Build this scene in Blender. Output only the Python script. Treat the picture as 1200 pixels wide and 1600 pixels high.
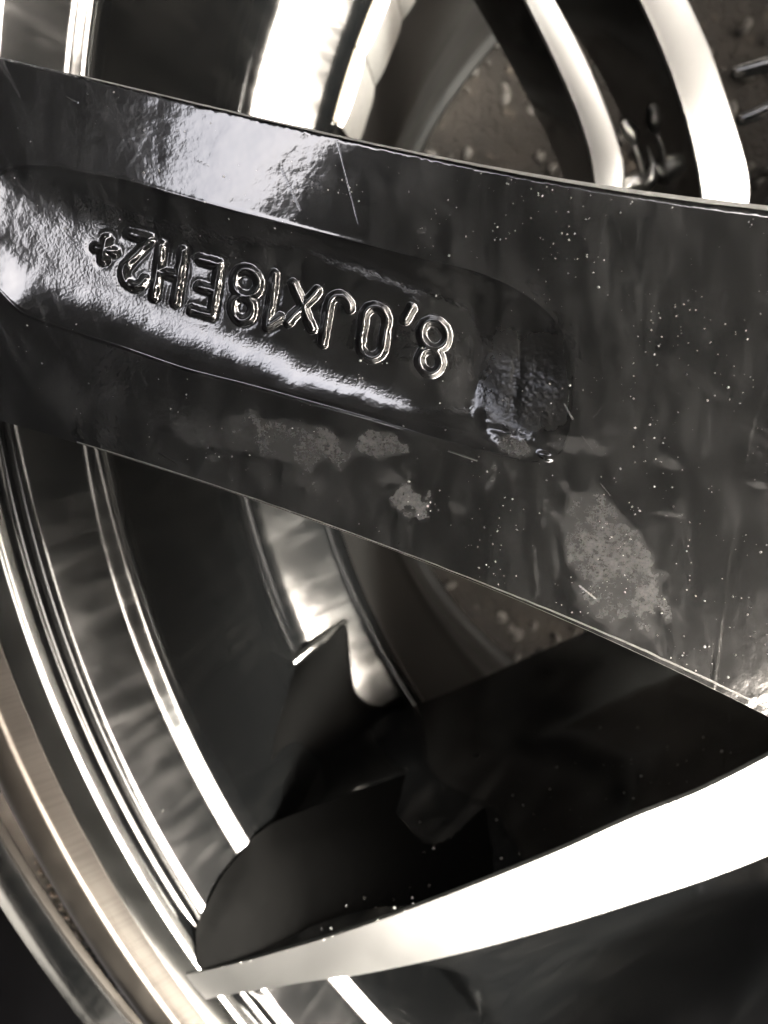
import bpy, bmesh, math, random
import numpy as np
from mathutils import Vector, Matrix

random.seed(7)
rng = np.random.default_rng(7)
for o in list(bpy.data.objects):
    bpy.data.objects.remove(o)
scene = bpy.context.scene
COL = scene.collection

# ------------------------------------------------------------------ frame
# World: z up, wheel axes vertical.  Lower wheel lies face up on the ground,
# upper wheel lies face down on it.  Plan origin = centre of the lower wheel.
MM = 0.001
Z0 = 0.242                      # height of the lower wheel's front face (m)
F = 1109.0                      # focal length in photograph pixels
_Cb = np.array([154.5, 32.2, -93.2])
_a = np.array([.125, .167, -1.0]); _a /= np.linalg.norm(_a)
_zc = -_a
_xc = np.array([1.0, 0, 0]) - _zc * _zc[0]; _xc /= np.linalg.norm(_xc)
_yc = np.cross(_zc, _xc)
ROT = np.array([_xc, _yc, _zc])            # camera axes -> world axes
CAM = ROT @ (-_Cb)                         # camera in mm, z over lower wheel face


def W(px, py, z):
    """mm: where the sight line of a photograph point meets the level z."""
    d = ROT @ np.array([(px - 600) / F, (800 - py) / F, -1.0])
    return CAM + (z - CAM[2]) / d[2] * d


def Wv(px, py, z):
    d = np.stack([(px - 600) / F, (800 - py) / F, -np.ones_like(px)], -1) @ ROT.T
    return CAM + ((z - CAM[2]) / d[..., 2])[..., None] * d


def m(p):
    return (p[0] * MM, p[1] * MM, Z0 + p[2] * MM)


# ------------------------------------------------------------------ camera
cam_data = bpy.data.cameras.new('camera')
cam = bpy.data.objects.new('camera', cam_data)
COL.objects.link(cam)
cam_data.sensor_fit = 'VERTICAL'
cam_data.sensor_height = 36
cam_data.sensor_width = 27
cam_data.lens = F / 1600 * 36
cam_data.clip_start = 0.004
cam_data.clip_end = 200
mw = Matrix([list(r) for r in ROT]).to_4x4()
mw.translation = m(CAM)
cam.matrix_world = mw
cam_data.dof.use_dof = True
cam_data.dof.focus_distance = 0.079
cam_data.dof.aperture_fstop = 30
scene.camera = cam
scene.render.resolution_x = 768
scene.render.resolution_y = 1024

# ------------------------------------------------------------------ light
def cdir(x, y, z):
    v = ROT @ np.array([x, y, z], float)
    return v / np.linalg.norm(v)

SUN = np.array([.57, -.12, .81]); SUN /= np.linalg.norm(SUN)
el = math.asin(SUN[2]); az = math.atan2(SUN[0], SUN[1])
world = bpy.data.worlds.new('World'); scene.world = world
world.use_nodes = True
wn = world.node_tree
sky = wn.nodes.new('ShaderNodeTexSky'); sky.sky_type = 'NISHITA'
sky.sun_disc = False
sky.sun_elevation = el
sky.sun_rotation = az
sky.air_density = 0.18
sky.dust_density = 8.0
sky.ozone_density = 0.2
bg = wn.nodes['Background']
bg.inputs['Strength'].default_value = 0.15
wn.links.new(sky.outputs[0], bg.inputs[0])
sd = bpy.data.lights.new('sun', 'SUN'); sd.energy = 0.8; sd.angle = math.radians(10)
sd.color = (1.0, 0.98, 0.95)
sun = bpy.data.objects.new('sun', sd); COL.objects.link(sun)
sun.rotation_euler = Vector(SUN).to_track_quat('Z', 'Y').to_euler()
sun.location = (0, 0, 3)
vs = scene.view_settings
vs.view_transform = 'Standard'; vs.look = 'None'; vs.gamma = 1
vs.exposure = 5.6
vs.use_white_balance = True
vs.white_balance_temperature = 6750
vs.white_balance_tint = 3
vs.use_curve_mapping = False
scene.render.engine = 'CYCLES'

# ------------------------------------------------------------------ helpers
def link(name, me, mat=None, parent=None):
    o = bpy.data.objects.new(name, me); COL.objects.link(o)
    if mat is not None and me is not None:
        me.materials.clear(); me.materials.append(mat)
    if parent is not None:
        o.parent = parent
    return o


def mesh_np(name, verts, quads, smooth=True, sharp=None):
    me = bpy.data.meshes.new(name)
    verts = np.asarray(verts, np.float32); quads = np.asarray(quads, np.int32)
    k = quads.shape[1]
    me.vertices.add(len(verts)); me.vertices.foreach_set('co', verts.ravel())
    me.loops.add(quads.size); me.loops.foreach_set('vertex_index', quads.ravel())
    me.polygons.add(len(quads))
    me.polygons.foreach_set('loop_start', np.arange(0, quads.size, k, dtype=np.int32))
    me.polygons.foreach_set('use_smooth', np.full(len(quads), smooth))
    me.update(calc_edges=True); me.validate()
    if sharp is not None:
        me.set_sharp_from_angle(angle=math.radians(sharp))
    return me


def grid_faces(nr, nc, wrap=False):
    i, j = np.meshgrid(np.arange(nr - 1), np.arange(nc if wrap else nc - 1), indexing='ij')
    j2 = (j + 1) % nc
    return np.stack([i * nc + j, i * nc + j2, (i + 1) * nc + j2, (i + 1) * nc + j], -1).reshape(-1, 4)


def grid_mesh(name, P, wrap=False, flip=False, sharp=None):
    """P (nr, nc, 3) in mm above the lower wheel face."""
    nr, nc = P.shape[:2]
    V = P.reshape(-1, 3) * MM; V = V + np.array([0, 0, Z0])
    q = grid_faces(nr, nc, wrap)
    if flip:
        q = q[:, ::-1]
    return mesh_np(name, V, q, True, sharp)


def tag(o, label, cat, group=None):
    o['label'] = label; o['category'] = cat
    if group:
        o['group'] = group
    return o


def empty(name, loc):
    o = bpy.data.objects.new(name, None); COL.objects.link(o)
    o.location = loc; o.empty_display_size = 0.02
    return o


def adopt(child, parent):
    child.parent = parent
    child.matrix_parent_inverse = Matrix.Translation(parent.location).inverted()


def catmull(pts, n):
    """n points along a smooth curve through pts (uniform in chord length)."""
    p = np.array(pts, float)
    d = np.r_[0, np.cumsum(np.sqrt((np.diff(p, axis=0) ** 2).sum(1)))]
    t = np.linspace(0, d[-1], n)
    tang = np.zeros_like(p)
    tang[1:-1] = (p[2:] - p[:-2]) / (d[2:] - d[:-2])[:, None]
    tang[0] = (p[1] - p[0]) / (d[1] - d[0]); tang[-1] = (p[-1] - p[-2]) / (d[-1] - d[-2])
    k = np.clip(np.searchsorted(d, t, side='right') - 1, 0, len(p) - 2)
    h = d[k + 1] - d[k]; s = ((t - d[k]) / h)[:, None]; h = h[:, None]
    return ((2 * s**3 - 3 * s**2 + 1) * p[k] + (s**3 - 2 * s**2 + s) * h * tang[k]
            + (-2 * s**3 + 3 * s**2) * p[k + 1] + (s**3 - s**2) * h * tang[k + 1])


def fillet(pts, n=6):
    """2-D polyline [(r, z, radius)] with its corners rounded."""
    out = []
    P = [np.array(p[:2], float) for p in pts]
    for i, p in enumerate(P):
        rad = pts[i][2] if len(pts[i]) > 2 else 0
        if i in (0, len(P) - 1) or rad <= 0:
            out.append(p); continue
        a = P[i - 1] - p; b = P[i + 1] - p
        la, lb = np.linalg.norm(a), np.linalg.norm(b); a /= la; b /= lb
        t = min(rad, la * .48, lb * .48)
        for s in np.linspace(0, 1, n):
            q0 = p + a * t; q1 = p + b * t
            out.append((1 - s)**2 * q0 + 2 * s * (1 - s) * p + s * s * q1)
    return np.array(out)


def sstep(a, b, x):
    t = np.clip((x - a) / (b - a), 0, 1)
    return t * t * (3 - 2 * t)


def lathe(name, prof, mat, parent, centre=(0, 0), nseg=720, sharp=50, mirror=False):
    th = np.linspace(0, 2 * np.pi, nseg, endpoint=False)
    P = np.zeros((len(prof), nseg, 3))
    P[..., 0] = centre[0] + prof[:, 0:1] * np.cos(th)
    P[..., 1] = centre[1] + prof[:, 0:1] * np.sin(th)
    P[..., 2] = prof[:, 1:2]
    me = grid_mesh(name, P, wrap=True, flip=mirror, sharp=sharp)
    o = link(name, me, mat); adopt(o, parent)
    return o


def tube(name, pts, rad, mat, parent, seg=14, capped=True):
    """round bar through pts (mm) with domed ends"""
    p = np.array(pts, float); n = len(p)
    rad = np.broadcast_to(np.asarray(rad, float), (n,)).copy()
    if capped:
        d0 = p[0] - p[1]; d0 /= np.linalg.norm(d0); d1 = p[-1] - p[-2]; d1 /= np.linalg.norm(d1)
        a = [0.02, .45, .75, .93]
        pre = [p[0] + d0 * rad[0] * math.sqrt(1 - k * k) for k in a]
        post = [p[-1] + d1 * rad[-1] * math.sqrt(1 - k * k) for k in a[::-1]]
        rad = np.r_[[rad[0] * k for k in a], rad, [rad[-1] * k for k in a[::-1]]]
        p = np.vstack([pre, p, post]); n = len(p)
    t = np.gradient(p, axis=0); t /= np.linalg.norm(t, axis=1)[:, None]
    up = np.array([0.13, 0.31, 0.94])
    e1 = np.cross(t, up); e1 /= np.linalg.norm(e1, axis=1)[:, None]; e2 = np.cross(t, e1)
    th = np.linspace(0, 2 * np.pi, seg, endpoint=False)
    P = p[:, None] + rad[:, None, None] * (np.cos(th)[None, :, None] * e1[:, None] + np.sin(th)[None, :, None] * e2[:, None])
    o = link(name, grid_mesh(name, P, wrap=True), mat)
    if parent is not None:
        adopt(o, parent)
    return o


# ------------------------------------------------------------------ materials
class NT:
    def __init__(self, name):
        self.mat = bpy.data.materials.new(name); self.mat.use_nodes = True
        self.t = self.mat.node_tree; self.b = self.t.nodes['Principled BSDF']
        self.co = self.n('ShaderNodeTexCoord').outputs['Object']
        g = self.n('ShaderNodeNewGeometry'); self.pos = g.outputs['Position']

    def n(self, typ, **kw):
        nd = self.t.nodes.new(typ)
        for k, v in kw.items():
            setattr(nd, k, v)
        return nd

    def l(self, a, b):
        self.t.links.new(a, b)

    def put(self, sock, v):
        if hasattr(v, 'is_linked') or isinstance(v, bpy.types.NodeSocket):
            self.l(v, sock)
        else:
            sock.default_value = v

    def vec(self, scale=(1, 1, 1), rot=(0, 0, 0), loc=(0, 0, 0)):
        mp = self.n('ShaderNodeMapping'); self.l(self.pos, mp.inputs[0])
        mp.inputs['Scale'].default_value = scale; mp.inputs['Rotation'].default_value = rot
        mp.inputs['Location'].default_value = loc
        return mp.outputs[0]

    def noise(self, scale, detail=4, rough=.55, vec=None, dist=0):
        nd = self.n('ShaderNodeTexNoise'); self.l(vec if vec is not None else self.pos, nd.inputs['Vector'])
        nd.inputs['Scale'].default_value = scale; nd.inputs['Detail'].default_value = detail
        nd.inputs['Roughness'].default_value = rough; nd.inputs['Distortion'].default_value = dist
        return nd.outputs['Fac']

    def voro(self, scale, vec=None, feature='F1'):
        nd = self.n('ShaderNodeTexVoronoi', feature=feature); self.l(vec if vec is not None else self.pos, nd.inputs['Vector'])
        nd.inputs['Scale'].default_value = scale
        return nd.outputs['Distance']

    def ramp(self, x, a, b, lo=0.0, hi=1.0):
        nd = self.n('ShaderNodeMapRange', interpolation_type='SMOOTHSTEP'); self.l(x, nd.inputs[0])
        for i, v in enumerate((a, b, lo, hi)):
            nd.inputs[i + 1].default_value = v
        return nd.outputs[0]

    def math(self, op, a, b=0.0, clamp=False):
        nd = self.n('ShaderNodeMath', operation=op, use_clamp=clamp)
        self.put(nd.inputs[0], a); self.put(nd.inputs[1], b)
        return nd.outputs[0]

    def mix(self, f, a, b):
        nd = self.n('ShaderNodeMix', data_type='RGBA')
        self.put(nd.inputs['Factor'], f)
        for s, v in ((nd.inputs[6], a), (nd.inputs[7], b)):
            if isinstance(v, tuple):
                s.default_value = (*v, 1)
            else:
                self.l(v, s)
        return nd.outputs[2]

    def attr(self, name):
        return self.n('ShaderNodeAttribute', attribute_name=name).outputs['Fac']

    def bump(self, h, strength, dist, prev=None):
        nd = self.n('ShaderNodeBump'); self.l(h, nd.inputs['Height'])
        nd.inputs['Strength'].default_value = strength; nd.inputs['Distance'].default_value = dist
        if prev is not None:
            self.l(prev, nd.inputs['Normal'])
        return nd.outputs[0]

    def set(self, **kw):
        for k, v in kw.items():
            s = self.b.inputs[k.replace('_', ' ')]
            if isinstance(v, tuple):
                s.default_value = (*v, 1) if len(v) == 3 and s.type == 'RGBA' else v
            else:
                self.put(s, v)
        return self


def polar(t, cx, cy):
    """(radius, angle, height) of the world position about a vertical axis, in metres"""
    s = t.n('ShaderNodeSeparateXYZ'); t.l(t.pos, s.inputs[0])
    x = t.math('SUBTRACT', s.outputs[0], cx * MM); y = t.math('SUBTRACT', s.outputs[1], cy * MM)
    r = t.math('SQRT', t.math('ADD', t.math('MULTIPLY', x, x), t.math('MULTIPLY', y, y)))
    return r, t.math('ARCTAN2', y, x), s.outputs[2]


def comb(t, a, b, c):
    nd = t.n('ShaderNodeCombineXYZ')
    for i, v in enumerate((a, b, c)):
        t.put(nd.inputs[i], v)
    return nd.outputs[0]


def mat_black_plain(name, dust=.35, centre=(0, 0), rough=.10):
    """gloss black wheel lacquer with a thin grey dust film and brake streaks"""
    t = NT(name)
    r, a, z = polar(t, *centre)
    streak = t.noise(1.0, 5, .6, comb(t, t.math('MULTIPLY', r, 60), t.math('MULTIPLY', a, 60), t.math('MULTIPLY', z, 60)))
    blot = t.noise(45, 5, .6)
    fine = t.noise(900, 3, .6)
    film = t.math('MULTIPLY', t.ramp(t.math('MULTIPLY', streak, blot), .18, .42), t.ramp(fine, .3, .75, .55, 1.0))
    film = t.math('MULTIPLY', film, dust)
    sp = t.ramp(t.voro(430), .07, .02)
    pick = t.ramp(t.noise(160, 2), .60, .68)
    sp = t.math('MULTIPLY', sp, pick)
    f = t.math('MAXIMUM', film, t.math('MULTIPLY', sp, .8), clamp=True)
    t.set(Base_Color=t.mix(f, (.0012, .0013, .0014), (.10, .098, .092)),
          Roughness=t.ramp(t.math('MULTIPLY', streak, blot), .15, .45, rough, rough + .07), Specular_IOR_Level=.75)
    peel = t.noise(700, 2, .5)
    t.set(Normal=t.bump(peel, .008, .0004))
    return t.mat


def mat_spoke_back():
    """gloss black casting: orange peel, dust film, stains, wiped streaks, scratches"""
    t = NT('dusty_black_lacquer')
    stain = t.attr('stain'); scr = t.attr('scratch'); rgh = t.attr('cast')
    blot = t.noise(60, 6, .62)
    fine = t.noise(1500, 3, .65)
    wip = t.noise(1.0, 5, .65, t.vec((500, 140, 300), (0, 0, .9)))
    film = t.math('MULTIPLY', t.ramp(t.math('MULTIPLY', blot, wip), .16, .46), t.ramp(fine, .35, .75, .35, 1.0))
    film = t.math('ADD', t.math('MULTIPLY', film, .10), .017)
    st = t.math('MULTIPLY', stain, t.ramp(t.noise(2200, 4, .75), .30, .72, .50, 1.05))
    st = t.math('MULTIPLY', st, t.ramp(t.noise(240, 4, .65), .25, .7, .5, 1.0))
    f = t.math('MAXIMUM', film, t.math('MULTIPLY', st, .34))
    speck = t.math('MULTIPLY', t.ramp(t.voro(900), .10, .03), t.ramp(t.noise(210, 3), .56, .70))
    f = t.math('MAXIMUM', f, t.math('MULTIPLY', speck, .55))
    f = t.math('MAXIMUM', f, t.math('MULTIPLY', scr, .5), clamp=True)
    t.set(Base_Color=t.mix(f, (.0012, .0013, .0014), (.22, .223, .227)),
          Roughness=t.math('MAXIMUM', t.ramp(f, 0, .5, .10, .26), t.ramp(rgh, .4, 1.1, .10, .30)), Specular_IOR_Level=1.0)
    peel = t.noise(1500, 2, .5)
    crs = t.noise(3400, 2, .5)
    h = t.math('ADD', t.math('MULTIPLY', peel, .8), t.math('MULTIPLY', t.math('MULTIPLY', crs, rgh), 2.6))
    b = t.bump(h, .045, .0004)
    b = t.bump(scr, .25, .0002, b)
    t.set(Normal=b)
    return t.mat


def mat_machined(name, centre=(0, 0), col=(.105, .106, .106), rough=.30, lathe_lines=1.0, haze=.15):
    t = NT(name)
    r, a, z = polar(t, *centre)
    lines = t.noise(1.0, 3, .6, comb(t, t.math('MULTIPLY', r, 3800), t.math('MULTIPLY', a, 5), 0.0))
    blot = t.noise(70, 5, .6)
    f = t.math('MULTIPLY', t.ramp(blot, .42, .75), haze)
    t.set(Base_Color=t.mix(f, col, tuple(c * .62 for c in col)), Metallic=1.0,
          Roughness=t.ramp(blot, .3, .7, rough - .02, rough + .03))
    t.set(Normal=t.bump(lines, .02 * lathe_lines, .0001))
    return t.mat


def mat_flange():
    """bare turned alloy: short chatter marks across the inner half"""
    t = NT('bare_turned_alloy')
    r, a, z = polar(t, 0, 0)
    ch = t.noise(1.0, 2, .5, comb(t, t.math('MULTIPLY', r, 60), t.math('MULTIPLY', a, 420), 0.0))
    blot = t.noise(110, 4)
    inner = t.ramp(r, .2400, .2408, 1.0, .12)
    t.set(Base_Color=t.mix(t.math('MULTIPLY', t.ramp(ch, .42, .68), t.math('MULTIPLY', inner, .5)), (.045, .041, .037), (.028, .025, .023)),
          Metallic=1.0, Roughness=t.ramp(blot, .3, .7, .40, .5))
    t.set(Normal=t.bump(t.math('MULTIPLY', ch, inner), .06, .0002))
    return t.mat


def mat_plain(name, col, rough=.5, metal=0.0, nscale=300, amount=.3, bump=.2, bdist=.0005, spec=.5):
    t = NT(name)
    nz = t.noise(nscale, 4)
    t.set(Base_Color=t.mix(t.math('MULTIPLY', t.ramp(nz, .3, .75), amount), col, tuple(c * .4 for c in col)),
          Roughness=rough, Metallic=metal, Specular_IOR_Level=spec)
    t.set(Normal=t.bump(nz, bump, bdist))
    return t.mat


A_C = (-31.0, -1.0)                 # plan centre of the upper wheel (mm)
M_BARREL = mat_black_plain('gloss_black_barrel', .012)
M_SPOKE_B = mat_black_plain('gloss_black_spoke', .22, rough=.09)  # dust film raised to stand in for the wall's grey sheen too
M_RIM_A = mat_black_plain('gloss_black_rim', .03, A_C, rough=.10)
M_BACK = mat_spoke_back()
M_WELL = mat_plain('dusty_grey_lacquer', (.007, .0068, .0066), .34, 0, 60, .5, .02, spec=.3)
M_DULL = mat_plain('dull_dusty_black', (.0009, .0009, .0009), .85, 0, 500, .5, .03, spec=0.02)
M_MATT = mat_plain('matt_black_lacquer', (.0007, .0007, .0008), .8, 0, 200, .3, .05, spec=0.0)
M_FACE = mat_machined('machined_face', rough=.36)
M_LIP = mat_machined('machined_lip', rough=.20, col=(.22, .223, .218), haze=.35)
M_FLANGE = mat_flange()
M_TRIM = mat_plain('scuffed_edge_alloy', (.22, .22, .215), .45, .6, 900, .4, .2, .0002)
M_TYRE = mat_plain('dusty_rubber', (.045, .038, .032), .75, nscale=260, amount=.5)
M_WEIGHT = mat_plain('zinc_weight', (.62, .61, .59), .38, .9, 500, .2, .15)
M_TAPE = mat_plain('adhesive_foam', (.20, .17, .13), .8, 0, 400, .3)
M_ALLOY = mat_plain('cast_alloy', (.30, .295, .285), .35, 1.0, 400, .3, .2)
M_DUST = mat_plain('pale_dust', (.27, .267, .26), .6, 0, 260, 1.3)
M_DIRT = mat_plain('brown_dirt', (.10, .075, .055), .9, 0, 900, .5)

# ------------------------------------------------------------------ ground
def mat_soil():
    t = NT('brown_soil')
    n1 = t.noise(14, 6, .65); n2 = t.noise(90, 5, .6); n3 = t.noise(420, 3)
    c = t.mix(t.ramp(n1, .35, .65), (.002, .00165, .0014), (.0055, .0045, .0036))
    c = t.mix(t.ramp(n2, .58, .72), c, (.018, .015, .012))
    t.set(Base_Color=c, Roughness=.95, Specular_IOR_Level=.2)
    t.set(Normal=t.bump(n3, .5, .004, t.bump(n2, .6, .012)))
    return t.mat

M_SOIL = mat_soil()
M_STONE = mat_plain('pebble_stone', (.008, .0068, .0054), .8, 0, 120, .5)
n = 161
xs = np.linspace(-1, 1, n); xs = np.sign(xs) * np.abs(xs) ** 3 * 15
X, Y = np.meshgrid(xs, xs, indexing='ij')
Zg = 0.0025 * (np.sin(X * 41 + 1.3 * np.sin(Y * 29)) + np.sin(Y * 53 + 1.7 * np.sin(X * 37))) - .006
P = np.stack([X, Y, Zg], -1)
g = link('ground', mesh_np('ground', P.reshape(-1, 3), grid_faces(n, n)[:, ::1]), M_SOIL)
g['kind'] = 'structure'


def pebble_field(name, n, place, size, mat, seed):
    """n small irregular stones joined into one mesh; place(i) -> (x, y, z) m"""
    r = np.random.default_rng(seed)
    bm = bmesh.new(); bmesh.ops.create_icosphere(bm, subdivisions=1, radius=1)
    bv = np.array([v.co for v in bm.verts]); bf = np.array([[v.index for v in f.verts] for f in bm.faces]); bm.free()
    Vs, Fs = [], []
    for i in range(n):
        s = size[0] + (size[1] - size[0]) * r.random() ** 2.2 * (1 if r.random() > .06 else 1.8)
        v = bv * (1 + r.normal(0, .18, (len(bv), 1))) * s * r.uniform(.6, 1.2, 3)
        q = Matrix.Rotation(r.uniform(0, 6.28), 3, 'Z') @ Matrix.Rotation(r.uniform(-.6, .6), 3, 'X')
        v = v @ np.array(q).T + np.array(place(i, r, s))
        Fs.append(bf + len(Vs) * len(bv)); Vs.append(v)
    return mesh_np(name, np.vstack(Vs), np.vstack(Fs), True)


def pl_ground(i, r, s):
    a = r.uniform(0, 6.283); rr = math.sqrt(r.random()) * .26
    return (rr * math.cos(a), rr * math.sin(a), -.004 + s * .3)

gv = link('gravel', pebble_field('gravel', 1500, pl_ground, (.0012, .0042), M_STONE, 3), M_STONE)
gv['kind'] = 'stuff'; gv['label'] = 'small brown stones scattered on the soil under the wheels'; gv['category'] = 'gravel'

# ------------------------------------------------------------------ lower wheel
wheelB = empty('alloy_wheel', (0, 0, 0))
tag(wheelB, 'lower black alloy wheel with bright machined lip and narrow polished spoke faces', 'wheel')

# --- flange, lip and barrel are turned shapes
lathe('rim_flange', fillet([(222, -14), (249.5, -9, 2), (249.5, -2.2, 2.0), (247, -.4, 1.2), (240.9, .55, .5), (240.3, .1, .3), (235.4, -.25, .2), (235.2, -.9)], 5), M_FLANGE, wheelB)
lathe('machined_lip', fillet([(235.2, -1.2), (235.2, .15, .25), (234.9, .15, .1), (229.4, 0, .7), (228.4, -1.6)], 5), M_LIP, wheelB)

LEG_ANG = math.atan2(*W(318, 1530, 0)[:2][::-1])


def barrel_mesh():
    prof = fillet([(228.6, -1.3), (227.7, -3.4, .8), (225.6, -3.6, .7), (224.2, -1.6, 1.0), (222.9, -2.2, .9),
                   (215.9, -10.9, .8), (213.2, -12.4, 1.3), (212.4, -15.6, 1.4), (211.2, -36, 12), (206.4, -64, 5),
                   (187.8, -75, 5), (186.4, -79, 2), (186.5, -82)], 8)
    nseg = 900
    th = np.linspace(0, 2 * np.pi, nseg, endpoint=False)
    P = np.zeros((len(prof), nseg, 3))
    R = np.repeat(prof[:, 0:1], nseg, 1); Z = np.repeat(prof[:, 1:2], nseg, 1)
    # the narrow groove beside the lip closes where the spoke leaves the rim
    d = (LEG_ANG - th + np.pi) % (2 * np.pi) - np.pi
    w = np.sqrt(np.clip((np.abs(d) * 228 - 2.0) / 9.0, 0, 1))
    k = (prof[:, 0] > 222.6) & (prof[:, 1] > -4)
    R[k] = 228.5 - (228.5 - R[k]) * (0.05 + .95 * w)
    P[..., 0] = R * np.cos(th); P[..., 1] = R * np.sin(th); P[..., 2] = Z
    return grid_mesh('barrel', P, wrap=True, sharp=60)

o = link('barrel', barrel_mesh(), M_BARREL); adopt(o, wheelB)
lathe('barrel_well', fillet([(186.5, -82), (187.0, -150, 20), (186.0, -162, 6), (191.0, -184, 8), (196, -215, 10), (194.4, -231)], 8), M_WELL, wheelB)
lathe('rear_lip', fillet([(195, -227.5), (193.6, -229.5, .6), (190.6, -233.0, 2.2), (193.4, -238.5, 1.5), (206, -240.5, 2), (226, -240.5, 4), (228, -232, 4), (214, -224, 4), (200, -130, 10), (214, -60, 10), (226, -20)], 6), M_FACE, wheelB)


def resample(px, n, z):
    """photograph polyline [(x, y)] -> n points (mm) on level z (number or per-point array)"""
    p = catmull(px, n)
    z = np.broadcast_to(np.asarray(z, float), (n,))
    return Wv(p[:, 0], p[:, 1], z)


def loft(name, curves, mat, parent, flip=False, sharp=40):
    P = np.stack(curves, 0)
    o = link(name, grid_mesh(name, P, flip=flip, sharp=sharp), mat); adopt(o, parent)
    return o


# --- the long spoke along the bottom of the picture
N = 90
s = np.linspace(0, 1, N)
zf = .35 - 9 * s ** 1.6
E1 = resample([(290, 1523), (312, 1519), (360, 1508), (420, 1492), (560, 1450), (720, 1391), (880, 1327), (987, 1279), (1093, 1237), (1200, 1183), (1330, 1110), (1500, 1000)], N, zf)
E2 = resample([(322, 1562), (340, 1557), (400, 1547), (500, 1530), (560, 1522), (720, 1487), (880, 1442), (1013, 1399), (1110, 1366), (1200, 1330), (1330, 1265), (1500, 1150)], N, zf)
dn = np.array([0, 0, -1.0])
E2[:, 2] += 1.2 * s
crown = (E1 + E2) / 2 + np.array([0, 0, .18])
r1 = E1 * .93 + E2 * .07; r2 = E1 * .07 + E2 * .93
e1b = E1 + (E1 - E2) * .03 + dn * .55; e2b = E2 + (E2 - E1) * .03 + dn * .55
mid = resample([(318, 1420), (400, 1302), (610, 1218), (900, 1132), (1200, 1010), (1500, 830)], N, zf - 30 - 8 * s)
rear = resample([(500, 1122), (560, 1118), (620, 1110), (700, 1082), (824, 1027), (923, 983), (1080, 905)], N, zf - 66)
out = (E2 - E1); out /= np.linalg.norm(out, axis=1)[:, None]
fl = sstep(.10, .32, s)[:, None]
w2a = e2b + out * (1.0 + 26 * fl) + dn * 24; w2b = e2b + out * (1.6 + 125 * fl) + dn * 66
top_mid = E1 * .25 + mid * .75 + np.array([0, 0, 2.2])
spoke = loft('spoke', [e1b + (E1 - e1b) * .0, E1 * .86 + mid * .14 + np.array([0, 0, -.6]), E1 * .5 + mid * .5 + np.array([0, 0, .8]), top_mid, mid,
                       mid * .9 + rear * .1 + dn * 1.5, mid * .5 + rear * .5, rear], M_SPOKE_B, wheelB)
web = loft('added_spoke_web', [rear, rear + dn * 1.5 + out * 3, w2b, w2a, e2b], M_BARREL, wheelB)  # flare added so black covers the bright barrel ramp below the spoke
web.parent = spoke; web.matrix_parent_inverse = Matrix.Identity(4)
fc = loft('spoke_face', [e1b, E1, r1, crown, r2, E2, e2b], M_FACE, wheelB)
fc.parent = spoke; fc.matrix_parent_inverse = Matrix.Identity(4)

def pl_wall(i, r, s_):
    j = int(r.integers(4, 70)); k = r.random() ** 1.6 * .9
    q = E1[j] * (1 - k) + mid[j] * k + np.array([0, 0, .8 - abs(k - .5)])
    return (q[0] * MM, q[1] * MM, Z0 + q[2] * MM)

# gusset that rounds the rear corner between spoke and barrel, with its bright rolled edge
def patch(name, rows, mat, parent, nu=24):
    P = np.stack([catmull(r, nu) for r in rows], 0)
    nv = 4 * len(rows)
    Q = np.stack([catmull(P[:, j], nv) for j in range(nu)], 1)
    o = link(name, grid_mesh(name, Q, sharp=60), mat); adopt(o, parent)
    return o

patch('gusset', [[W(395, 1320, -14), W(425, 1180, -34), W(440, 1090, -50), W(454, 1044, -61)],
                 [W(430, 1300, -28), W(470, 1170, -46), W(500, 1075, -58), W(505, 1006, -66)],
                 [W(470, 1270, -40), W(520, 1160, -54), W(540, 1060, -64), W(541, 977, -70)],
                 [W(560, 1235, -46), W(575, 1170, -57), W(562, 1096, -66), W(547, 1066, -70)],
                 [W(640, 1210, -50), W(640, 1150, -60), W(612, 1113, -66), W(572, 1102, -70)]], M_DULL, wheelB)
tube('rolled_edge', [W(456, 1036, -62), W(485, 1012, -65), W(515, 991, -69), W(537, 975, -72)], 1.5, M_SPOKE_B, wheelB)

# hollow where the spoke grows out of the rim
half = E1 * .5 + mid * .5 + np.array([0, 0, .8])
lift = lambda p: p + (CAM - p) / np.linalg.norm(CAM - p) * .06
ja, jb = 26, 34
patch('spoke_root', [[W(306, 1446, -.6), W(330, 1400, -3.4), W(345, 1372, -6.0), W(370, 1340, -9.6), W(400, 1305, -13.6), W(440, 1280, -22), lift(mid[ja]), lift(mid[jb])],
                     [W(306, 1484, -.3), W(338, 1444, -1.5), W(362, 1414, -3.4), W(392, 1388, -6.2), W(425, 1362, -10), W(470, 1335, -15), lift(half[ja]), lift(half[jb])],
                     [W(305, 1521, -.1), W(330, 1516, -.3), W(370, 1506, -.5), W(420, 1493, -.7), W(480, 1476, -.9), W(540, 1457, -1.0), lift(e1b[ja]), lift(e1b[jb])]], M_DULL, wheelB, 44)

# --- two further spokes in the upper right, and the hub they run into
def strip_spoke(ea, eb, z_a, z_b, depth):
    N = 60
    z = np.linspace(z_a, z_b, N)
    A = resample(ea, N, z); B = resample(eb, N, z)
    o = (B - A) / np.linalg.norm(B - A, axis=1)[:, None]
    cr = (A + B) / 2 + np.array([0, 0, .3])
    Ab = A - o * .4 + dn * .7; Bb = B + o * .4 + dn * .7
    sp = loft('spoke', [Ab, Ab - o * .5 + dn * depth * .5, Ab + dn * depth, Bb + dn * depth, Bb + o * .5 + dn * depth * .5, Bb], M_SPOKE_B, wheelB, flip=False)
    f = loft('spoke_face', [Ab, A, A * .9 + B * .1, cr, A * .1 + B * .9, B, Bb], M_FACE, wheelB)
    f.parent = sp; f.matrix_parent_inverse = Matrix.Identity(4)
    return sp

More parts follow.
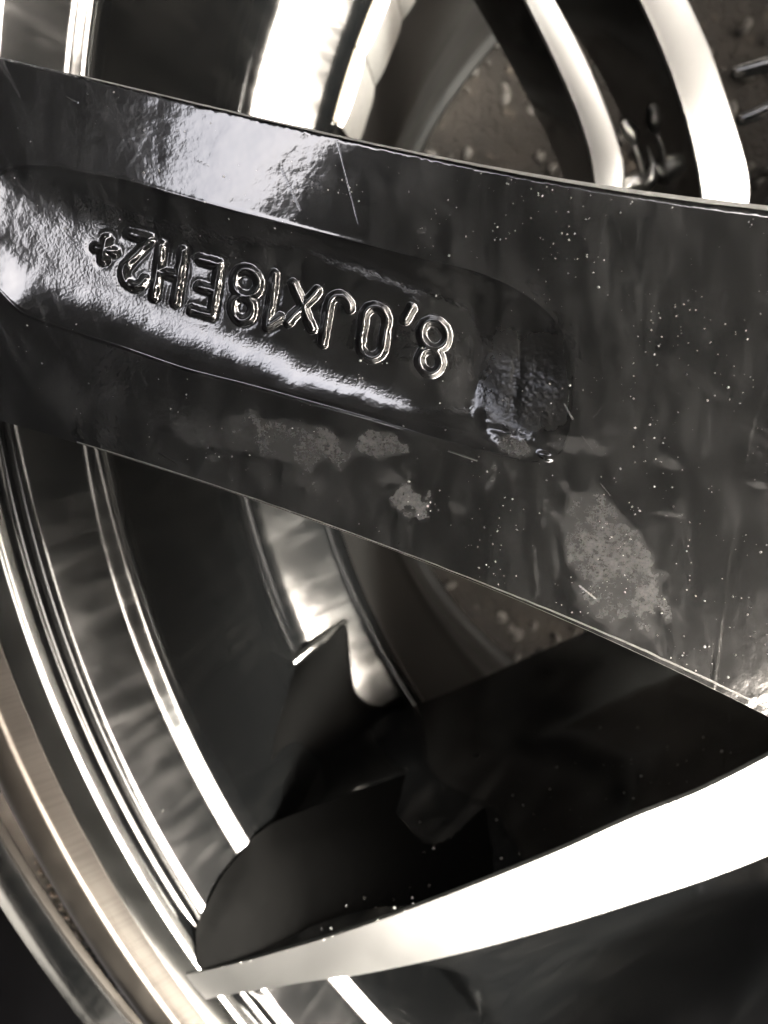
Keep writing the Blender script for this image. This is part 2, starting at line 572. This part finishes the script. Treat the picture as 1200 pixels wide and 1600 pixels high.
strip_spoke([(735, -160), (780, -80), (822, 0), (852, 60), (880, 120), (905, 180), (922, 235), (930, 280), (935, 330), (950, 420)],
            [(775, -160), (822, -80), (866, 0), (893, 50), (918, 100), (945, 165), (966, 225), (974, 265), (970, 320), (985, 420)], -46, -66, 34)
strip_spoke([(905, -160), (955, -80), (1001, 0), (1040, 88), (1062, 150), (1080, 210), (1092, 262), (1098, 300), (1104, 350), (1120, 430)],
            [(985, -160), (1030, -80), (1074, 0), (1110, 80), (1132, 145), (1152, 210), (1166, 262), (1170, 295), (1168, 350), (1185, 430)], -52, -74, 40)
hubc = np.array([10.0, -10, 0])
hp = fillet([(0.1, -84), (30, -84, 2), (32, -90, 2), (78, -94, 3), (84, -102, 4), (84, -130, 3), (60, -150)], 4)
lathe('hub', hp, M_SPOKE_B, wheelB, (10, -6), 128)
# bolt boss between the two far spokes
tube('bolt_seat', [W(978, 196, -90), W(986, 208, -91), W(990, 220, -92)], [1.4, 1.9, 1.2], M_ALLOY, wheelB)
tube('bolt_seat', [W(988, 216, -92), W(998, 245, -93), W(1008, 276, -95)], [.5, .55, .6], M_ALLOY, wheelB)
tube('bolt_seat', [W(1013, 284, -97), W(1020, 276, -96), W(1022, 255, -95), W(1014, 222, -93)], [1.7, 1.9, 1.0, .5], M_ALLOY, wheelB)
tube('wheel_bolt', [W(978, 292, -99), W(992, 284, -98), W(1004, 290, -99)], [2.4, 3.0, 2.4], M_ALLOY, wheelB)
for (x0, y0, x1, y1) in [(1152, 112, 1290, 84), (1160, 186, 1290, 140)]:
    tube('hub_rib', [W(x0, y0, -84), W((x0 + x1) / 2, (y0 + y1) / 2 - 3, -82), W(x1, y1, -80)], [1.6, 2.2, 2.4], M_SPOKE_B, wheelB)

# --- stick-on balance weights on the barrel
def weight(a0, a1, zt, zb, r):
    n = 8
    th = np.linspace(a0, a1, n)
    prof = fillet([(r + 1.2, zt), (r - 2.6, zt, .7), (r - 2.9, zb, .7), (r + 1.2, zb)], 4)
    k = np.minimum(np.arange(n), np.arange(n)[::-1]); inset = np.where(k == 0, 1.0, np.where(k == 1, .3, 0.0))
    P = np.zeros((len(prof), n, 3))
    rr = prof[:, 0:1] + inset * .9
    P[..., 0] = rr * np.cos(th); P[..., 1] = rr * np.sin(th); P[..., 2] = prof[:, 1:2] * np.ones(n)
    o = link('balance_weight', grid_mesh('balance_weight', P, sharp=45), M_WEIGHT); adopt(o, wheelB)
    P2 = P.copy(); pr2 = fillet([(r + 1.6, zt + 3.2), (r - .6, zt + 3.0, .3), (r - .6, zt - .5), (r + .2, zb)], 4)
    P2 = np.zeros((len(pr2), n, 3))
    P2[..., 0] = pr2[:, 0:1] * np.cos(th); P2[..., 1] = pr2[:, 0:1] * np.sin(th); P2[..., 2] = pr2[:, 1:2] * np.ones(n)
    t = link('adhesive_pad', grid_mesh('adhesive_pad', P2, sharp=45), M_TAPE)
    adopt(t, wheelB); t.parent = o; t.matrix_parent_inverse = Matrix.Identity(4)

wa = math.atan2(*W(575, 108, -92)[:2][::-1])
for k in range(5):
    c0 = wa - .0985 * (k - 1)
    weight(c0 - .096, c0, -83, -102, 186.4)

# --- tyre bead beyond the flange, with dirt in the gap
tyre = lathe('tyre', fillet([(232, -14), (251, -13, 2), (253.5, -8, 3), (262, -5.5, 5), (285, -12, 10), (305, -40, 20), (310, -100, 30), (306, -190, 30), (285, -232, 12), (240, -238, 5), (224, -228)], 6), M_TYRE, wheelB, nseg=360)


def pl_dirt(i, r, s):
    t = r.random(); a = LEG_ANG + .115 - .24 * t + r.normal(0, .01)
    rr = 253 + r.normal(0, 1.8)
    return (rr * MM * math.cos(a), rr * MM * math.sin(a), Z0 + (-7.0) * MM + s * .3)

dirt = link('dirt', pebble_field('dirt', 420, pl_dirt, (.0002, .00075), M_DIRT, 5), M_DIRT)
dirt['kind'] = 'stuff'; dirt['label'] = 'brown grit caught between the two rims'; dirt['category'] = 'dirt'

# ------------------------------------------------------------------ upper wheel
wheelA = empty('alloy_wheel', (A_C[0] * MM, A_C[1] * MM, Z0))
tag(wheelA, 'upper black alloy wheel lying face down, broad spoke back with cast size marking', 'wheel')
RA = 217.6
lathe('rim', fillet([(RA + 3, 1.2), (RA + .5, 3.0, .5), (RA, 5.5, .9), (RA + .9, 9.5, 1.6), (RA + 1.0, 12)], 6), M_RIM_A, wheelA, A_C, 720)
lathe('barrel', fillet([(RA + 1.0, 12), (RA + 3.5, 34, 8), (RA + 5, 70, 16), (RA - 1, 100, 14), (RA - 4, 150, 20),
                     (RA + 6, 180, 8), (RA + 6, 212, 3), (RA + 16, 220, 3), (RA + 30, 222, 2), (RA + 30, 214, 2), (RA + 16, 206, 3), (RA + 6, 150, 8), (RA + 6, 100, 8), (RA + 14, 40, 8), (RA + 16, 10, 4), (RA + 29, 8, 2), (RA + 29, 1.4, 2), (RA + 3, 1.2)], 6),
      M_MATT, wheelA, A_C, 720)

ZA = 40.0


def smooth_edge(pts, deg):
    p = np.array(pts, float); c = np.polynomial.Polynomial.fit(p[:, 0], p[:, 1], deg)
    x = np.linspace(p[0, 0], p[-1, 0], 900); return np.stack([x, c(x)], 1)


TOP = smooth_edge([(-460, 0), (-200, 42), (0, 88), (41, 98), (124, 121), (238, 147), (331, 165), (496, 196), (620, 227), (667, 243), (773, 267), (901, 285), (987, 296), (1093, 307), (1200, 320), (1400, 340), (1900, 380)], 5)
BOT = smooth_edge([(-460, 560), (-200, 606), (0, 656), (80, 678), (132, 696), (170, 705), (240, 732), (310, 757), (385, 777), (502, 818), (649, 869), (742, 905), (819, 941), (897, 978), (960, 1005), (1050, 1047), (1150, 1095), (1200, 1120), (1400, 1222), (1900, 1500)], 5)
PT = catmull([(-60, 375), (-30, 300), (0, 268), (30, 259), (88, 259), (114, 266), (196, 281), (269, 302), (362, 328), (493, 362), (640, 399), (770, 434), (857, 488), (900, 560)], 500)
PB = catmull([(-60, 375), (-30, 425), (0, 455), (32, 485), (80, 505), (192, 541), (288, 574), (380, 598), (467, 622), (575, 652), (683, 685), (761, 705), (835, 721), (880, 700), (900, 560)], 500)


def fy(curve, x):
    o = np.argsort(curve[:, 0]); return np.interp(x, curve[o, 0], curve[o, 1])

# raised characters, stroke by stroke, in a box 0..w x 0..1 (upright)
def arc(cx, cy, rx, ry, a0, a1, n=14):
    t = np.radians(np.linspace(a0, a1, n)); return [(cx + rx * math.cos(k), cy + ry * math.sin(k)) for k in t]

GLY = {
    '8': (.58, [arc(.29, .26, .27, .26, 0, 360, 24), arc(.29, .76, .22, .23, 0, 360, 24)]),
    ',': (.2, [[(.14, .16), (.04, -.10)]]),
    '0': (.50, [arc(.25, .75, .24, .24, 0, 180) + arc(.25, .25, .24, .24, 180, 360) + [(.49, .75)]]),
    'J': (.50, [[(.46, 1.0), (.46, .26)] + arc(.24, .24, .22, .22, 0, -170)[1:]]),
    'x': (.55, [[(.02, .05), (.52, .78)], [(.52, .05), (.02, .78)]]),
    '1': (.34, [[(.02, .78), (.26, 1.0), (.26, 0)]]),
    'E': (.48, [[(.46, 1), (.04, 1), (.04, 0), (.46, 0)], [(.04, .52), (.40, .52)]]),
    'H': (.52, [[(.03, 1), (.03, 0)], [(.50, 1), (.50, 0)], [(.03, .5), (.50, .5)]]),
    '2': (.50, [arc(.25, .74, .24, .25, 165, -25)[:] + [(.03, .02), (.50, .02)]]),
    '+': (.5, [[(.25, .08), (.25, .62)], [(0, .35), (.5, .35)]]),
}
# centre of each character in the photograph, height, slant of its upright
TXT = [('8', 673, 540, 86), (',', 634, 486, 82), ('0', 579, 516, 84), ('J', 521, 498, 84), ('x', 467, 476, 84), ('1', 424, 468, 82),
       ('8', 375, 458, 82), ('E', 314, 446, 82), ('H', 254, 425, 82), ('2', 203, 404, 82), ('+', 153, 386, 62)]
EX = np.array([-.965, -.262]); EY = np.array([-.15, .989])


def char_strokes(ch, cx, cy, h):
    w, st = GLY[ch]
    ycen = .5
    if ch == ',':
        ycen = .03
    if ch == 'x':
        ycen = .42
    if ch == '+':
        ycen = .35
    out = []
    for poly in st:
        p = np.array(poly, float)
        out.append(np.array([cx, cy]) + (p[:, 0:1] - w / 2) * h * .93 * EX + (p[:, 1:2] - ycen) * h * EY)
    return out


def seg_dist(px, py, poly):
    d = np.full(px.shape, 1e9)
    for a, b in zip(poly[:-1], poly[1:]):
        ab = b - a; L = (ab ** 2).sum() + 1e-9
        t = np.clip(((px - a[0]) * ab[0] + (py - a[1]) * ab[1]) / L, 0, 1)
        d = np.minimum(d, np.hypot(px - a[0] - t * ab[0], py - a[1] - t * ab[1]))
    return d


def vnoise(x, y, seed):
    """smooth 2-D value noise for relief and stains"""
    r = np.random.default_rng(seed); T = r.random((257, 257))
    xi = np.floor(x).astype(int); yi = np.floor(y).astype(int)
    fx = x - xi; fyv = y - yi; fx = fx * fx * (3 - 2 * fx); fyv = fyv * fyv * (3 - 2 * fyv)
    g = lambda a, b: T[a % 257, b % 257]
    return ((g(xi, yi) * (1 - fx) + g(xi + 1, yi) * fx) * (1 - fyv) + (g(xi, yi + 1) * (1 - fx) + g(xi + 1, yi + 1) * fx) * fyv)


def fbm(x, y, seed, oct=4):
    v = 0; a = .5
    for k in range(oct):
        v = v + a * vnoise(x * 2 ** k + 17.3 * k, y * 2 ** k + 9.1 * k, seed + k); a *= .5
    return v / (1 - .5 ** oct)


def build_spoke_back():
    xcols = np.r_[np.linspace(-460, -30, 60, endpoint=False), np.linspace(-30, 930, 660, endpoint=False), np.linspace(930, 1230, 130, endpoint=False), np.linspace(1230, 1900, 40)]
    v = np.r_[0, .0008, .002, np.linspace(.004, .996, 430), .998, .9992, 1]
    yt = fy(TOP, xcols); yb = fy(BOT, xcols)
    X = np.repeat(xcols[None], len(v), 0)
    Y = yb[None] + (yt - yb)[None] * v[:, None]
    # pocket: signed depth from its two long edges
    pt = fy(PT, X); pb = fy(PB, X)
    ins = (X > -58) & (X < 899) & (Y > pt) & (Y < pb)
    db = np.where(ins, pb - Y, 0) * .95; dt = np.where(ins, Y - pt, 0) * .95
    dl = np.where(ins, X + 58, 0) * .9
    wall_b = np.interp(X, [-60, 0, 100, 380, 640, 760, 900], [70, 75, 78, 80, 115, 110, 44])
    wall_t = np.interp(X, [-60, 0, 200, 500, 760, 900], [90, 95, 105, 110, 110, 90])
    depth = np.interp(X, [-60, 60, 300, 450, 660, 745, 870, 892], [1.75, 1.75, 1.75, 1.8, 2.5, 2.9, .35, 0])
    kk = np.exp(-np.linspace(-2, 2, 41) ** 2); kk /= kk.sum()
    dx = np.linspace(-120, 2000, 2121); dd_ = np.interp(dx, [-60, 60, 300, 450, 660, 742, 886, 896], [1.75, 1.75, 1.75, 1.8, 3.0, 3.7, .15, 0])
    depth = np.interp(X, dx, np.convolve(np.pad(dd_, 20, 'edge'), kk, 'valid'))
    prof = lambda d, w: 1 - (1 - np.clip(d / w, 0, 1)) ** 2.0
    pk = prof(db, wall_b) * prof(dt, wall_t) * prof(dl, 290)
    H = -depth * pk
    # rolled edge of the pocket
    rim = np.exp(-(np.minimum(np.abs(Y - pb), 40) / 3.5) ** 2) * ((X > -55) & (X < 800)) * np.interp(X, [600, 800], [1, 0])
    H += .10 * rim
    rimt = np.exp(-(np.minimum(np.abs(Y - pt), 40) / 4.0) ** 2) * ((X > -55) & (X < 870))
    H += .045 * rimt
    # rough casting zones: run-out of the pocket, floor near the lettering
    qx = X + (fbm(X / 24, Y / 24, 201) - .5) * 60; qy = Y + (fbm(X / 24, Y / 24, 207) - .5) * 60
    cast = sstep(.3, 1.0, pk) * .55 + sstep(735, 790, qx) * (1 - sstep(878, 896, X)) * sstep(498, 540, qy) * (1 - sstep(640, 710, qy)) * (.55 + .9 * fbm(X / 12, Y / 12, 211))
    runout = np.exp(-(((X - 822) / 55) ** 2 + ((Y - 600) / 70) ** 2))
    H += (fbm(X / 6, Y / 6, 11) - .5) * .22 * runout + .2 * (Y - 600) / 14.8 * runout
    H += .22 * np.exp(-((X - 808 + (Y - 600) * .12) / 9) ** 2) * runout * -1
    # small lumps at the lower end of the run-out
    for (lx, ly, rx, ry, hh) in [(815, 690, 40, 12, .28), (850, 712, 14, 7, .3), (780, 672, 22, 7, .2), (760, 655, 12, 8, .15), (700, 668, 40, 3, .05)]:
        H += hh * np.exp(-(((X - lx) / rx) ** 2 + ((Y - ly - (X - lx) * .28) / ry) ** 2))
    H += (fbm(X / 46, Y / 46, 21, 3) - .5) * .06
    # witness line across the right end
    wx = np.interp(Y, [320, 605, 675, 865, 1052, 1120], [1235, 1197, 1175, 1140, 1117, 1108])
    line = np.exp(-((X - wx) / 2.2) ** 2) * sstep(470, 640, Y)
    H += .02 * line
    # sunk film edge in the pocket's right part
    # characters
    best = np.full(X.shape, 1e9); owner = np.full(X.shape, -1)
    for k, (ch, cx, cy, h) in enumerate(TXT):
        near = (np.abs(X - cx) < 75) & (np.abs(Y - cy) < 85)
        iy = np.where(near.any(1))[0]; ix = np.where(near.any(0))[0]
        sl = np.s_[iy[0]:iy[-1] + 1, ix[0]:ix[-1] + 1]
        xs_, ys_ = X[sl], Y[sl]
        wob = (fbm(xs_ / 9, ys_ / 9, 40 + k, 2) - .5) * 2.2
        dd = np.full(xs_.shape, 1e9)
        for poly in char_strokes(ch, cx, cy, h):
            dd = np.minimum(dd, seg_dist(xs_, ys_, poly))
        dd = dd + wob
        b = best[sl]; w_ = owner[sl]
        upd = dd < b
        w_[upd & (dd < 13)] = k; b[upd] = dd[upd]
        best[sl] = b; owner[sl] = w_
    rise = np.cos(np.clip(best / 10.8, 0, 1) * np.pi) * .5 + .5
    hgt = np.where(X < 190, .34, .46) + (fbm(X / 30, Y / 30, 61, 2) - .5) * .3
    H += hgt * rise
    H -= .03 * np.exp(-((best - 12) / 4.0) ** 2)
    # bevelled long edges
    L = (yb - yt)[None]
    eb = (1 - v[:, None]) * L; et = v[:, None] * L * 0 + (Y - yt[None])
    ebw = np.interp(X, [-460, 0, 600, 900, 1200, 1900], [4, 4, 6, 13, 19, 24])
    etw = np.interp(X, [-460, 0, 600, 900, 1200, 1900], [5, 6, 9, 13, 14, 16])
    nib = 1 + .5 * (fbm(X / 7, Y * 0 + 3.3, 71, 3) - .5) * 2
    H -= .36 * np.clip(1 - eb / ebw, 0, 1) ** 1.25 * (ebw / 14.8)
    H -= .34 * np.clip(1 - et / (etw * nib), 0, 1) ** 1.3 * (etw / 14.8)
    P = Wv(X, Y, np.full(X.shape, ZA))
    P[..., 2] += H
    # ---- dirt that lies on the paint (own shapes, no light)
    st = np.zeros(X.shape)
    def blob(cx, cy, rx, ry, rot, amt, edge=.25, seed=0, ns=26, warp=.5):
        edge = min(1, edge + .15); amt *= 1.0
        c, s_ = math.cos(rot), math.sin(rot)
        u = ((X - cx) * c + (Y - cy) * s_) / rx; w = (-(X - cx) * s_ + (Y - cy) * c) / ry
        q = np.hypot(u, w) + (fbm(X / ns, Y / ns, 100 + seed) - .5) * 2 * warp
        return amt * (1 - sstep(1 - edge, 1, q))
    def add(b):
        np.maximum(st, b, out=st)
    add(blob(950, 880, 78, 150, -.42, .70, .2, 1, 30, .35) * (.6 + .6 * fbm(X / 10, Y / 10, 133)))
    add(blob(1040, 950, 14, 40, -.35, .55, .6, 2)); add(blob(1010, 890, 10, 70, -.5, .5, .6, 3))
    add(blob(640, 785, 34, 30, .3, .95, .5, 4, 12, .8)); add(blob(655, 800, 14, 16, 0, 1.0, .5, 5, 8, .7))
    add(blob(620, 745, 30, 22, .3, .45, .5, 6, 10, .8)); add(blob(715, 795, 26, 14, .2, .4, .5, 7, 8, .8))
    add(blob(460, 690, 120, 50, .25, .60, .3, 8, 28, .5)); add(blob(590, 695, 50, 26, .1, .65, .15, 9, 18, .35))
    add(blob(340, 680, 110, 45, .2, .45, .5, 10, 24, .7)); add(blob(490, 755, 60, 18, .3, .38, .5, 11, 12, .8))
    add(blob(900, 695, 65, 16, .08, .42, .3, 12, 16, .6)); add(blob(812, 700, 48, 18, .3, .50, .3, 13, 14, .6))
    add(blob(770, 745, 10, 34, .2, .45, .6, 14, 10, .7)); add(blob(800, 740, 26, 16, .6, .3, .6, 15, 10, .8))
    add(blob(838, 900, 7, 55, -.05, .42, .6, 16, 9, .9)); add(blob(850, 810, 8, 70, .1, .38, .7, 17, 12, .9))
    add(blob(870, 880, 6, 60, -.1, .35, .6, 18, 9, .9)); add(blob(1040, 722, 45, 12, .5, .40, .6, 19, 10, .8))
    add(blob(1045, 805, 30, 8, .1, .5, .6, 20, 8, .8)); add(blob(1190, 760, 30, 10, .3, .45, .7, 21, 12, .6))
    add(blob(100, 610, 90, 50, .25, .22, .6, 22, 26, .6)); add(blob(150, 245, 130, 70, .2, .16, .6, 23, 30, .7))
    add(blob(280, 245, 22, 40, .1, .30, .6, 24, 12, .8)); add(blob(690, 320, 30, 14, .5, .30, .6, 25, 9, .9))
    add(blob(655, 360, 14, 10, 0, .5, .6, 26, 7, .9)); add(blob(720, 440, 110, 20, .28, .28, .6, 27, 20, .8))
    # wiped film: broad soft arcs on the right side
    film = fbm((X * .80 + Y * .60) / 420, (Y * .80 - X * .60) / 15, 140, 4)
    add(sstep(.55, .8, film) * sstep(820, 1080, X) * .20)
    film2 = fbm((X * .45 + Y * .9) / 120, (Y * .45 - X * .9) / 8, 150, 3)
    add(sstep(.52, .8, film2) * (1 - sstep(260, 520, X)) * .30)
    # gritty haze along pocket floor
    add(sstep(.5, .8, fbm(X / 9, Y / 9, 160)) * sstep(.6, 1, pk) * .30)
    st += .20 * line
    wear = np.maximum(1 - sstep(2, 6, eb + (fbm(X / 8, Y * 0, 301) - .5) * 5), 1 - sstep(1.5, 5.0, et + (fbm(X / 8, Y * 0, 305) - .5) * 6))
    st = np.maximum(st, wear * 1.0)
    st = np.maximum(st, .35 * np.clip(1 - eb / ebw, 0, 1) ** .5 * sstep(650, 950, X)); st = np.maximum(st, .25 * np.clip(1 - et / etw, 0, 1) ** .5 * sstep(450, 800, X))
    sc = line * .0
    r = np.random.default_rng(77)
    lines = [((525, 212), (560, 350), .22), ((440, 262), (470, 330), .2), ((905, 915), (930, 935), 1.0), ((882, 632), (895, 655), .7), ((700, 705), (745, 720), .4)]
    for k in range(16):
        x0, y0 = r.uniform(0, 1200), r.uniform(120, 1050); a_ = r.normal(.9, .5); l_ = r.uniform(10, 55)
        lines.append(((x0, y0), (x0 + l_ * math.cos(a_), y0 + l_ * math.sin(a_)), r.uniform(.08, .3)))
    for p0, p1, amt in lines:
        mx, my = (p0[0] + p1[0]) / 2, (p0[1] + p1[1]) / 2; rad = math.hypot(p1[0] - p0[0], p1[1] - p0[1]) / 2 + 6
        ix = np.where(np.abs(xcols - mx) < rad)[0]
        if not len(ix):
            continue
        sl = np.s_[:, ix[0]:ix[-1] + 1]
        d = seg_dist(X[sl], Y[sl], [np.array(p0), np.array(p1)])
        sc[sl] = np.maximum(sc[sl], amt * (1 - sstep(.5, 1.6, d)))
    return P, owner, best, st, sc, cast, xcols, v


P, owner, best, st, sc, cast, xc_, v_ = build_spoke_back()
nr, nc = P.shape[:2]
Vall = P.reshape(-1, 3) * MM + np.array([0, 0, Z0])
Q = grid_faces(nr, nc)
ow = owner.ravel()[Q]
fo = np.where((ow == ow[:, :1]).all(1), ow[:, 0], -1)


def submesh(name, faces):
    idx, inv = np.unique(faces.ravel(), return_inverse=True)
    me = mesh_np(name, Vall[idx], inv.reshape(-1, 4), True)
    for nm, arr in (('stain', st), ('scratch', sc), ('cast', cast)):
        at = me.attributes.new(nm, 'FLOAT', 'POINT')
        at.data.foreach_set('value', arr.ravel()[idx].astype(np.float32))
    return me


back = link('spoke', submesh('spoke', Q[fo < 0]), M_BACK); adopt(back, wheelA)
back['label'] = 'broad dusty spoke back with a sunken pocket and raised characters'
for k, (ch, *_r) in enumerate(TXT):
    fk = Q[fo == k]
    if len(fk):
        g_ = link('raised_character', submesh('raised_character', fk), M_BACK); adopt(g_, back)
        g_.parent = back; g_.matrix_parent_inverse = Matrix.Identity(4)

# flanks and front of that spoke
ii = np.unique(np.r_[np.linspace(0, nc - 1, 220).astype(int)])
eb_ = P[0, ii]; et_ = P[-1, ii]
acr = (et_ - eb_); acr[:, 2] = 0; acr /= np.linalg.norm(acr, axis=1)[:, None]
def off(e, k, z):
    q = e + acr * k; q[:, 2] = z; return q
body = loft('spoke_flank', [eb_, off(eb_, -.12, ZA - 2.2), off(eb_, .6, ZA - 12), off(eb_, 5, ZA - 30), off(et_, -5, ZA - 30), off(et_, -.6, ZA - 12), off(et_, .12, ZA - 2.2), et_], M_RIM_A, wheelA)
body.parent = back; body.matrix_parent_inverse = Matrix.Identity(4)
# bare metal where the paint ends along the two long edges
def edge_trim(curve, sgn, w_px, x0, x1):
    x = np.linspace(x0, x1, 160); y = fy(curve, x)
    w = np.interp(x, [x0, 700, 950, 1250], w_px)
    w = w * (1 + .25 * (fbm(x / 22, x * 0 + 5, 401, 3) - .5))
    rows = []
    for k, z_ in ((1.0, .05), (.9, .13), (.45, .06), (0, -.12), (-.06, -.35)):
        rows.append(Wv(x, y - sgn * w * k, ZA - .36 * np.clip(1 - k, 0, 1.1) ** 1.25 * np.interp(x, [0, 600, 900, 1200], [4, 6, 13, 19]) / 14.8 + z_))
    o = loft('edge_trim', rows, M_TRIM, wheelA, flip=sgn < 0); o.parent = back; o.matrix_parent_inverse = Matrix.Identity(4)

edge_trim(BOT, 1, [2.0, 4, 9, 15], 120, 1260)
edge_trim(TOP, -1, [2.0, 4, 6, 8], 120, 1260)
lathe('hub', fillet([(34, 8), (34, 48, 2), (56, 48, 3), (62, 42, 3), (62, 12, 3), (56, 8)], 4), M_RIM_A, wheelA, A_C, 128, mirror=True)

# the other four spokes of the upper wheel, outside the picture
w0 = np.array([[-215, 20], [-180, 16], [-120, 16], [-60, 18], [-45, 19]], float); w1 = w0 * [1, -1]
c0 = catmull(w0, 30); c1 = catmull(w1, 30)
for deg in (82, 150, 214, 284):
    an = math.radians(deg); rt = np.array([[math.cos(an), -math.sin(an)], [math.sin(an), math.cos(an)]])
    lines = []
    for c_, sh, z_ in ((c0, 1, 40), (c0, .97, 38), (c0, .8, 10), (c1, .8, 10), (c1, .97, 38), (c1, 1, 40), (c1, .9, 40.4), (c0, .9, 40.4), (c0, 1, 40)):
        q = (c_ * [1, sh]) @ rt.T + np.array(A_C); lines.append(np.c_[q, np.full(30, z_)])
    loft('spoke', lines, M_RIM_A, wheelA)

# pale grains stuck to the spoke back
def pl_grain(i, r, s):
    for _ in range(60):
        x = r.uniform(0, 1200); y = r.uniform(90, 1110)
        if not (fy(TOP, x) + 12 < y < fy(BOT, x) - 10):
            continue
        inpk = fy(PT, x) < y < fy(PB, x) and x < 860
        wgt = .25 if inpk else .35 + .65 * sstep(300, 900, x)
        c = math.exp(-((x - 360) ** 2 + (y - 725) ** 2) / 2500) + math.exp(-((x - 780) ** 2 + (y - 810) ** 2) / 900) + .6 * math.exp(-((x - 1040) ** 2 + (y - 720) ** 2) / 4000)
        if r.random() < wgt * 1.1 * sstep(.42, .66, float(fbm(np.array([x / 60]), np.array([y / 60]), 300)[0])) + c:
            break
    j = int(np.argmin(np.abs(xc_ - x))); i_ = int(np.argmin(np.abs(v_ - (y - fy(BOT, x)) / (fy(TOP, x) - fy(BOT, x)))))
    p = P[i_, j]
    return (p[0] * MM, p[1] * MM, Z0 + p[2] * MM + s * .15)

wg = link('dust_grains', pebble_field('dust_grains', 170, pl_wall, (.00007, .00026), M_DUST, 19), M_DUST)
wg['kind'] = 'stuff'; wg['label'] = 'pale specks on the flank of the lower spoke'; wg['category'] = 'dust'
gr = link('dust_grains', pebble_field('dust_grains', 650, pl_grain, (.00003, .00013), M_DUST, 9), M_DUST)
gr['kind'] = 'stuff'; gr['label'] = 'pale dust grains stuck to the black spoke back'; gr['category'] = 'dust'

# ------------------------------------------------------------------ added dark slab, stands in for the camera holder, blocks mirrored sky
def cw(x, y, z):
    return CAM + ROT @ np.array([x, y, z], float)


M_BLOCKER = mat_plain('black_blocker', (.012, .012, .012), .6, 0, 600, .2)
M_BLOCKER_GLOSS = mat_plain('dark_blocker_gloss', (.01, .01, .012), .1, 0, 100, .1, 0.0)
blocker = empty('sky_blocker', m(cw(0, 0, 18)))
tag(blocker, 'added dark slab above the wheels, out of view, blocking the sky mirrored in the black paint', 'sky_blocker')
BLOCKER_ROT = math.radians(39)


def slab(name, x0, x1, y0, y1, z0, z1, rad, mat, parent):
    prof = []
    for cx, cy, a0 in ((x1 - rad, y1 - rad, 0), (x0 + rad, y1 - rad, 90), (x0 + rad, y0 + rad, 180), (x1 - rad, y0 + rad, 270)):
        for k in range(7):
            t = math.radians(a0 + 15 * k); prof.append((cx + rad * math.cos(t), cy + rad * math.sin(t)))
    prof = np.array(prof); c0 = prof.mean(0)
    c, s_ = math.cos(BLOCKER_ROT), math.sin(BLOCKER_ROT)
    rings = []
    for zz, k in ((z0, .0), (z0, .97), (z0 + .8, 1.0), (z1 - .8, 1.0), (z1, .97), (z1, .0)):
        q = c0 + (prof - c0) * k
        q = np.stack([q[:, 0] * c - q[:, 1] * s_, q[:, 0] * s_ + q[:, 1] * c], 1)
        rings.append([cw(a_, b_, zz) for a_, b_ in q])
    o = link(name, grid_mesh(name, np.array(rings), wrap=True, sharp=40), mat); adopt(o, parent)
    return o

slab('blocker_slab', -92, 98, -111, 63, 20, 31, 11, M_BLOCKER, blocker)
slab('blocker_bump', -14, 14, -14, 14, 17.5, 20.5, 8, M_BLOCKER_GLOSS, blocker)
slab('blocker_top', -88, 94, -107, 59, 31, 31.6, 9, M_BLOCKER_GLOSS, blocker)
